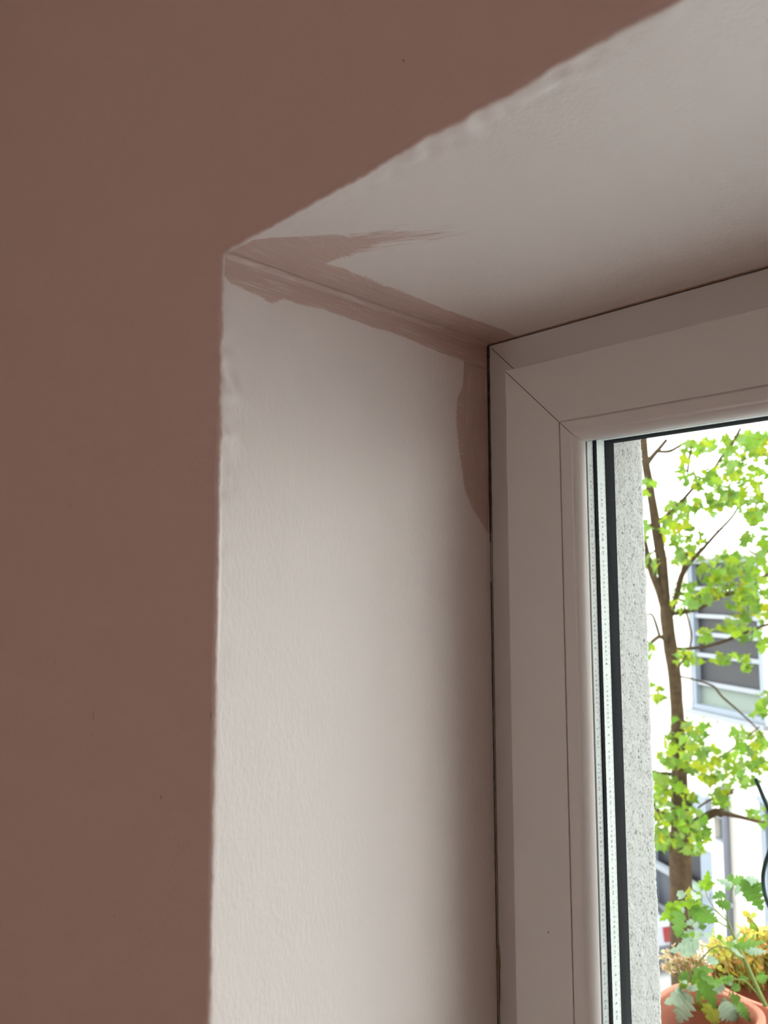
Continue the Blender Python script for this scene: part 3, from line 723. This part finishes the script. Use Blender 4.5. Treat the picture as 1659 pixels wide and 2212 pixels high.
# ---------------------------------------------------------------- building across the street
fd = Vector((math.sin(R(61.6)), -math.cos(R(61.6)), 0))      # along the facade, to the right and nearer
fn = Vector((-fd.y, fd.x, 0))
if fn.dot(EYE - at(1560, 1450, 13)) < 0: fn = -fn
F0 = at(1560, 1450, 13)
def fs_(u, v):
    p = onp(u, v, F0, fn); return (p - F0).dot(fd), p.z
def fp(s, t, z):                    # t = out of the wall towards the street
    return Vector((F0.x, F0.y, 0)) + fd*s + fn*t + Vector((0, 0, z))
def fbox(mb, s0, z0, s1, z1, t0, t1):
    pts = [fp(s, t, z) for s, t, z in ((s0,t0,z0),(s1,t0,z0),(s1,t1,z0),(s0,t1,z0),(s0,t0,z1),(s1,t0,z1),(s1,t1,z1),(s0,t1,z1))]
    mb.add(pts, [(0,3,2,1),(4,5,6,7),(0,1,5,4),(1,2,6,5),(2,3,7,6),(3,0,4,7)]); return mb
bld = empty('townhouse', fp(0, 0, ZG)); tag(bld, 'cream townhouse across the street with pale blue framed windows', 'building')
s_l = fs_(1490, 1450)[0]; s_m = fs_(1512, 1450)[0]; s_r = fs_(1624, 1450)[0]; s_e = fs_(1650, 1450)[0]
zt_ = fs_(1560, 1205)[1]; zb_ = fs_(1560, 1545)[1]
w1 = (s_l, zb_, s_e, zt_)
dw = s_e - s_l
w2 = (s_e + .25, zb_, s_e + .25 + dw, zt_)
gz1 = fs_(1500, 1700)[1]
def sx2(u, v): return fs_(u, v)[0]
g1 = (sx2(1395, 1850), fs_(1430, 1975)[1], sx2(1538, 1850), fs_(1430, 1790)[1])
g2 = (sx2(1543, 1800), fs_(1560, 1822)[1], sx2(1572, 1800), fs_(1560, 1760)[1])
g3 = (sx2(1642, 1800), ZG + .1, sx2(1642, 1800) + 1.1, fs_(1650, 1722)[1])
holes = [w1, w2, g1, g2, g3]
mb = MB(); ztop = fs_(1640, 1192)[1]
holed(mb, (-9, ZG), (6, ztop), holes, -.35, 0, fp)
mb.build('wall', M_FACADE, bld)
m2 = MB(); fbox(m2, -9, ztop, 6, ztop + .12, -.4, .12); m2.build('cornice', M_FACADE, bld)
m2 = MB(); z = fs_(1560, 1592)[1]; fbox(m2, -9, z - .05, 6, z + .07, 0, .07); z = fs_(1560, 1575)[1]; fbox(m2, -9, z, 6, z+.04, 0, .04); m2.build('string_course', M_FACADE, bld)
def bwin(rect, rows, name='window'):
    s0, z0, s1, z1 = rect; fw = .10
    m = MB(); fbox(m, s0, z0, s0+fw, z1, -.22, -.04); fbox(m, s1-fw*1.4, z0, s1, z1, -.22, -.04); fbox(m, s0, z0, s1, z0+.09, -.22, -.02); fbox(m, s0, z1-.08, s1, z1, -.22, -.04)
    o = m.build(name, M_FRBLUE, bld)
    m = MB(); fbox(m, s0-.05, z0-.07, s1+.05, z0, -.05, .10); m.build('sill', M_FRWHITE, o)
    zs = [z0 + (z1 - z0)*r for r in rows]
    m = MB()
    for zz_ in zs: fbox(m, s0+fw, zz_-.035, s1-fw, zz_+.035, -.2, -.07)
    m.build('glazing_bar', M_FRWHITE, o)
    m = MB(); fbox(m, s0+fw, z0+.09, s1-fw, zs[0], -.18, -.15); m.build('blind', M_BLIND, o)
    m = MB(); fbox(m, s0+fw, zs[0], s1-fw, z1-.08, -.18, -.15); m.build('pane', M_DARKGL, o)
rows = [(1545-1485)/340, (1545-1422)/340, (1545-1375)/340, (1545-1334)/340, (1545-1272)/340]
bwin(w1, rows); bwin(w2, rows)
# ground-floor shopfront, left
s0, z0, s1, z1 = g1; o = fbox(MB(), sx2(1513, 1900), z0, s1, z1, -.25, -.02).build('shopfront', M_FRBLUE, bld)
fbox(MB(), s0, z0, s0+.1, z1, -.25, -.02).build('post', M_FRBLUE, o)
m = MB(); zr = fs_(1435, 1882)[1]; fbox(m, s0, zr-.04, s1-.1, zr+.06, -.12, .0); zr2 = fs_(1430, 1968)[1]; fbox(m, s0, zr2-.1, s1-.1, zr2+.04, -.12, .0); m.build('rail', M_FRWHITE, o)
m = MB(); fbox(m, s0, zr, s1, z1, -.24, -.2); m.build('pane', simple('black_pane', (.012, .013, .016), .3), o)
m = MB(); fbox(m, s0, z0, s1, zr, -.24, -.19); m.build('panel', M_GREY, o)
s0, z0, s1, z1 = g2; o = fbox(MB(), s0, z1-.06, s1, z1, -.2, .04).build('window', M_FRWHITE, bld); fbox(MB(), s0, z0, s1, z0+.04, -.2, .0).build('sill', M_FRWHITE, o); m = MB(); fbox(m, s0, z0, s1, z1, -.2, -.12); m.build('pane', M_GREY, o)
s0, z0, s1, z1 = g3; m = MB(); fbox(m, s0, z0, s0+.09, z1, -.3, -.02); fbox(m, s0+.2, z0, s0+.26, z1, -.3, -.05); fbox(m, s0, z1-.08, s1, z1, -.3, .05); o = m.build('door', M_FRBLUE, bld); m = MB(); fbox(m, s0, z0, s1, z1, -.3, -.2); m.build('door_leaf', M_FRWHITE, o)
# grey box below the first floor and down pipe
m = MB(); a, b_ = fs_(1504, 1712); c_, d_ = fs_(1538, 1760); fbox(m, a, d_, c_, b_, 0, .12); o = m.build('meter_box', M_FRBLUE, bld)
m = MB(); a, b_ = fs_(1494, 1722); c_, d_ = fs_(1508, 1745); fbox(m, a, d_, c_, b_, .1, .16); m.build('vent', M_BLACK, bld)
sp_ = sx2(1582, 1850); z1 = fs_(1582, 1700)[1]
m = MB(); m.tube([fp(sp_, .10, ZG), fp(sp_, .10, z1)], .062, 12); o = m.build('down_pipe', M_PIPE, bld, smooth=True)
m = MB(); zc = fs_(1585, 1950)[1]; m.tube([fp(sp_, .10, zc-.03), fp(sp_, .10, zc+.03)], .075, 12); m.build('pipe_collar', M_FRWHITE, o)

# ---------------------------------------------------------------- street
slab('ground', (-25, YO1, ZG - .2), (14, 30, ZG), M_STREET)
mb = MB(); fbox(mb, -9, ZG, 6, ZG + .12, 0, 3.2); tag(mb.build('pavement', M_PAVE), None, None, None, 'structure')

# ---------------------------------------------------------------- parked car, tail seen behind the trunk
cc = onp(1436, 2085, Vector((0, 0, ZG + .75)), Vector((0, 0, 1)))
cc = cc - fd * .9
car = empty('parked_car', (cc.x, cc.y, ZG)); tag(car, 'light grey parked car with red tail lamp, partly hidden behind the trunk', 'car')
def cpt(x, y, z):     # x across the tail, y towards the bonnet
    f = -fd; r = Vector((-f.y, f.x, 0))*-1; return Vector((cc.x, cc.y, ZG)) + r*x + f*y + Vector((0, 0, z))
def extr(mb, prof_, x0, x1, inset=0):
    n = len(prof_); vs = [cpt(x0 + (inset if z > .95 else 0), y, z) for y, z in prof_] + [cpt(x1 - (inset if z > .95 else 0), y, z) for y, z in prof_]
    fs = [(i, (i+1) % n, n+(i+1) % n, n+i) for i in range(n)] + [tuple(range(n))[::-1], tuple(range(n, 2*n))]
    mb.add(vs, fs)
M_CARP = simple('silver_car_paint', (.36, .37, .42), .3, .02, 2)
mb = MB(); extr(mb, [(0, .35), (-.04, .6), (.02, .92), (.30, 1.0), (.62, 1.42), (1.5, 1.48), (2.3, 1.40), (3.0, 1.02), (4.0, .9), (4.2, .6), (4.15, .3)], -.9, .9, .14)
mb.build('body', M_CARP, car)
mb = MB(); extr(mb, [(.285, 1.02), (.60, 1.385), (.58, 1.40), (.265, 1.03)], -.68, .68); mb.build('rear_window', M_DARKGL, car)
mb = MB(); extr(mb, [(-.06, .3), (-.10, .45), (-.08, .62), (.06, .62), (.06, .3)], -.9, .9); mb.build('bumper', M_GREY, car)
for x in (-.86, .62):
    mb = MB(); extr(mb, [(-.05, .68), (-.02, .9), (.12, .92), (.10, .68)], x, x+.26); mb.build('tail_lamp', simple('red_lamp', (.22, .012, .02), .4), car)
for x in (-.86, .66):
    for y in (.8, 3.3):
        mb = MB(); mb.tube([cpt(x, y, .31), cpt(x+.2, y, .31)], .31, 20); mb.build('wheel', M_BLACK, car)

# ---------------------------------------------------------------- small marks
for i, (u, v, w_, h_, sl_) in enumerate([(152,1092,1.2,16,0),(202,1545,1.4,22,0),(200,1585,1.2,8,0),(348,1722,2.2,8,.3),(285,703,2.6,3,0),(872,131,3.2,3.5,0),(458,748,1.3,14,-.1),(456,1545,1.4,12,0),(52,1550,2.4,2.4,0),(248,1978,2.4,2.4,0),(398,676,2,2,0),(120,1430,2,5,.2)]):
    c = on(u, v, 1, 0); k = .00035
    n = 9; vs = [(c.x, -.00012, c.z)]
    for q in range(n):
        a = 2*math.pi*q/n; r_ = 1 + .4*noise.noise(Vector((q*1.7, i, 3)))
        zz_ = h_*k*.5*math.sin(a)*r_; vs.append((c.x + w_*k*.5*math.cos(a)*r_ + sl_*zz_, -.00012, c.z + zz_))
    MB().add(vs, [(0, 1+q, 1+(q+1) % n) for q in range(n)]).build('paint_nick', M_SEAM, wf)
m, nt, N, L, b = mat('water'); b.inputs['Transmission Weight'].default_value = 1; b.inputs['IOR'].default_value = 1.33; b.inputs['Roughness'].default_value = .02
rs = random.Random(4); first = None
for i, (u, v) in enumerate([(1600,980),(1601,998),(1506,1018),(1508,1033),(1522,1030),(1516,1037),(1529,1017),(1462,1146),(1465,1154),(1612,1060),(1593,1040),(1645,1030),(1572,1275),(1518,1815),(1640,1275),(1548,1560)]):
    c = on(u, v, 1, .27855); r_ = rs.uniform(.0006, .0011); vs = []; fs = []
    if first is None:
        for j in range(5):
            e = math.pi/2*j/4
            for q in range(14):
                a = 2*math.pi*q/14; vs.append((math.cos(a)*math.cos(e)*.001, math.sin(e)*.0005, math.sin(a)*math.cos(e)*.001))
        for j in range(4):
            for q in range(14): fs.append((j*14+q, (j+1)*14+q, (j+1)*14+(q+1) % 14, j*14+(q+1) % 14))
        fs.append(tuple(range(14)))
        first = MB().add(vs, fs).build('water_drop', m, smooth=True); o = first
    else:
        o = first.copy(); col.objects.link(o)
    o.location = c; o.scale = (r_/.001,)*3
    tag(o, 'tiny clear water drop clinging to the outside of the window pane', 'water drop', 'water drops on the window pane')
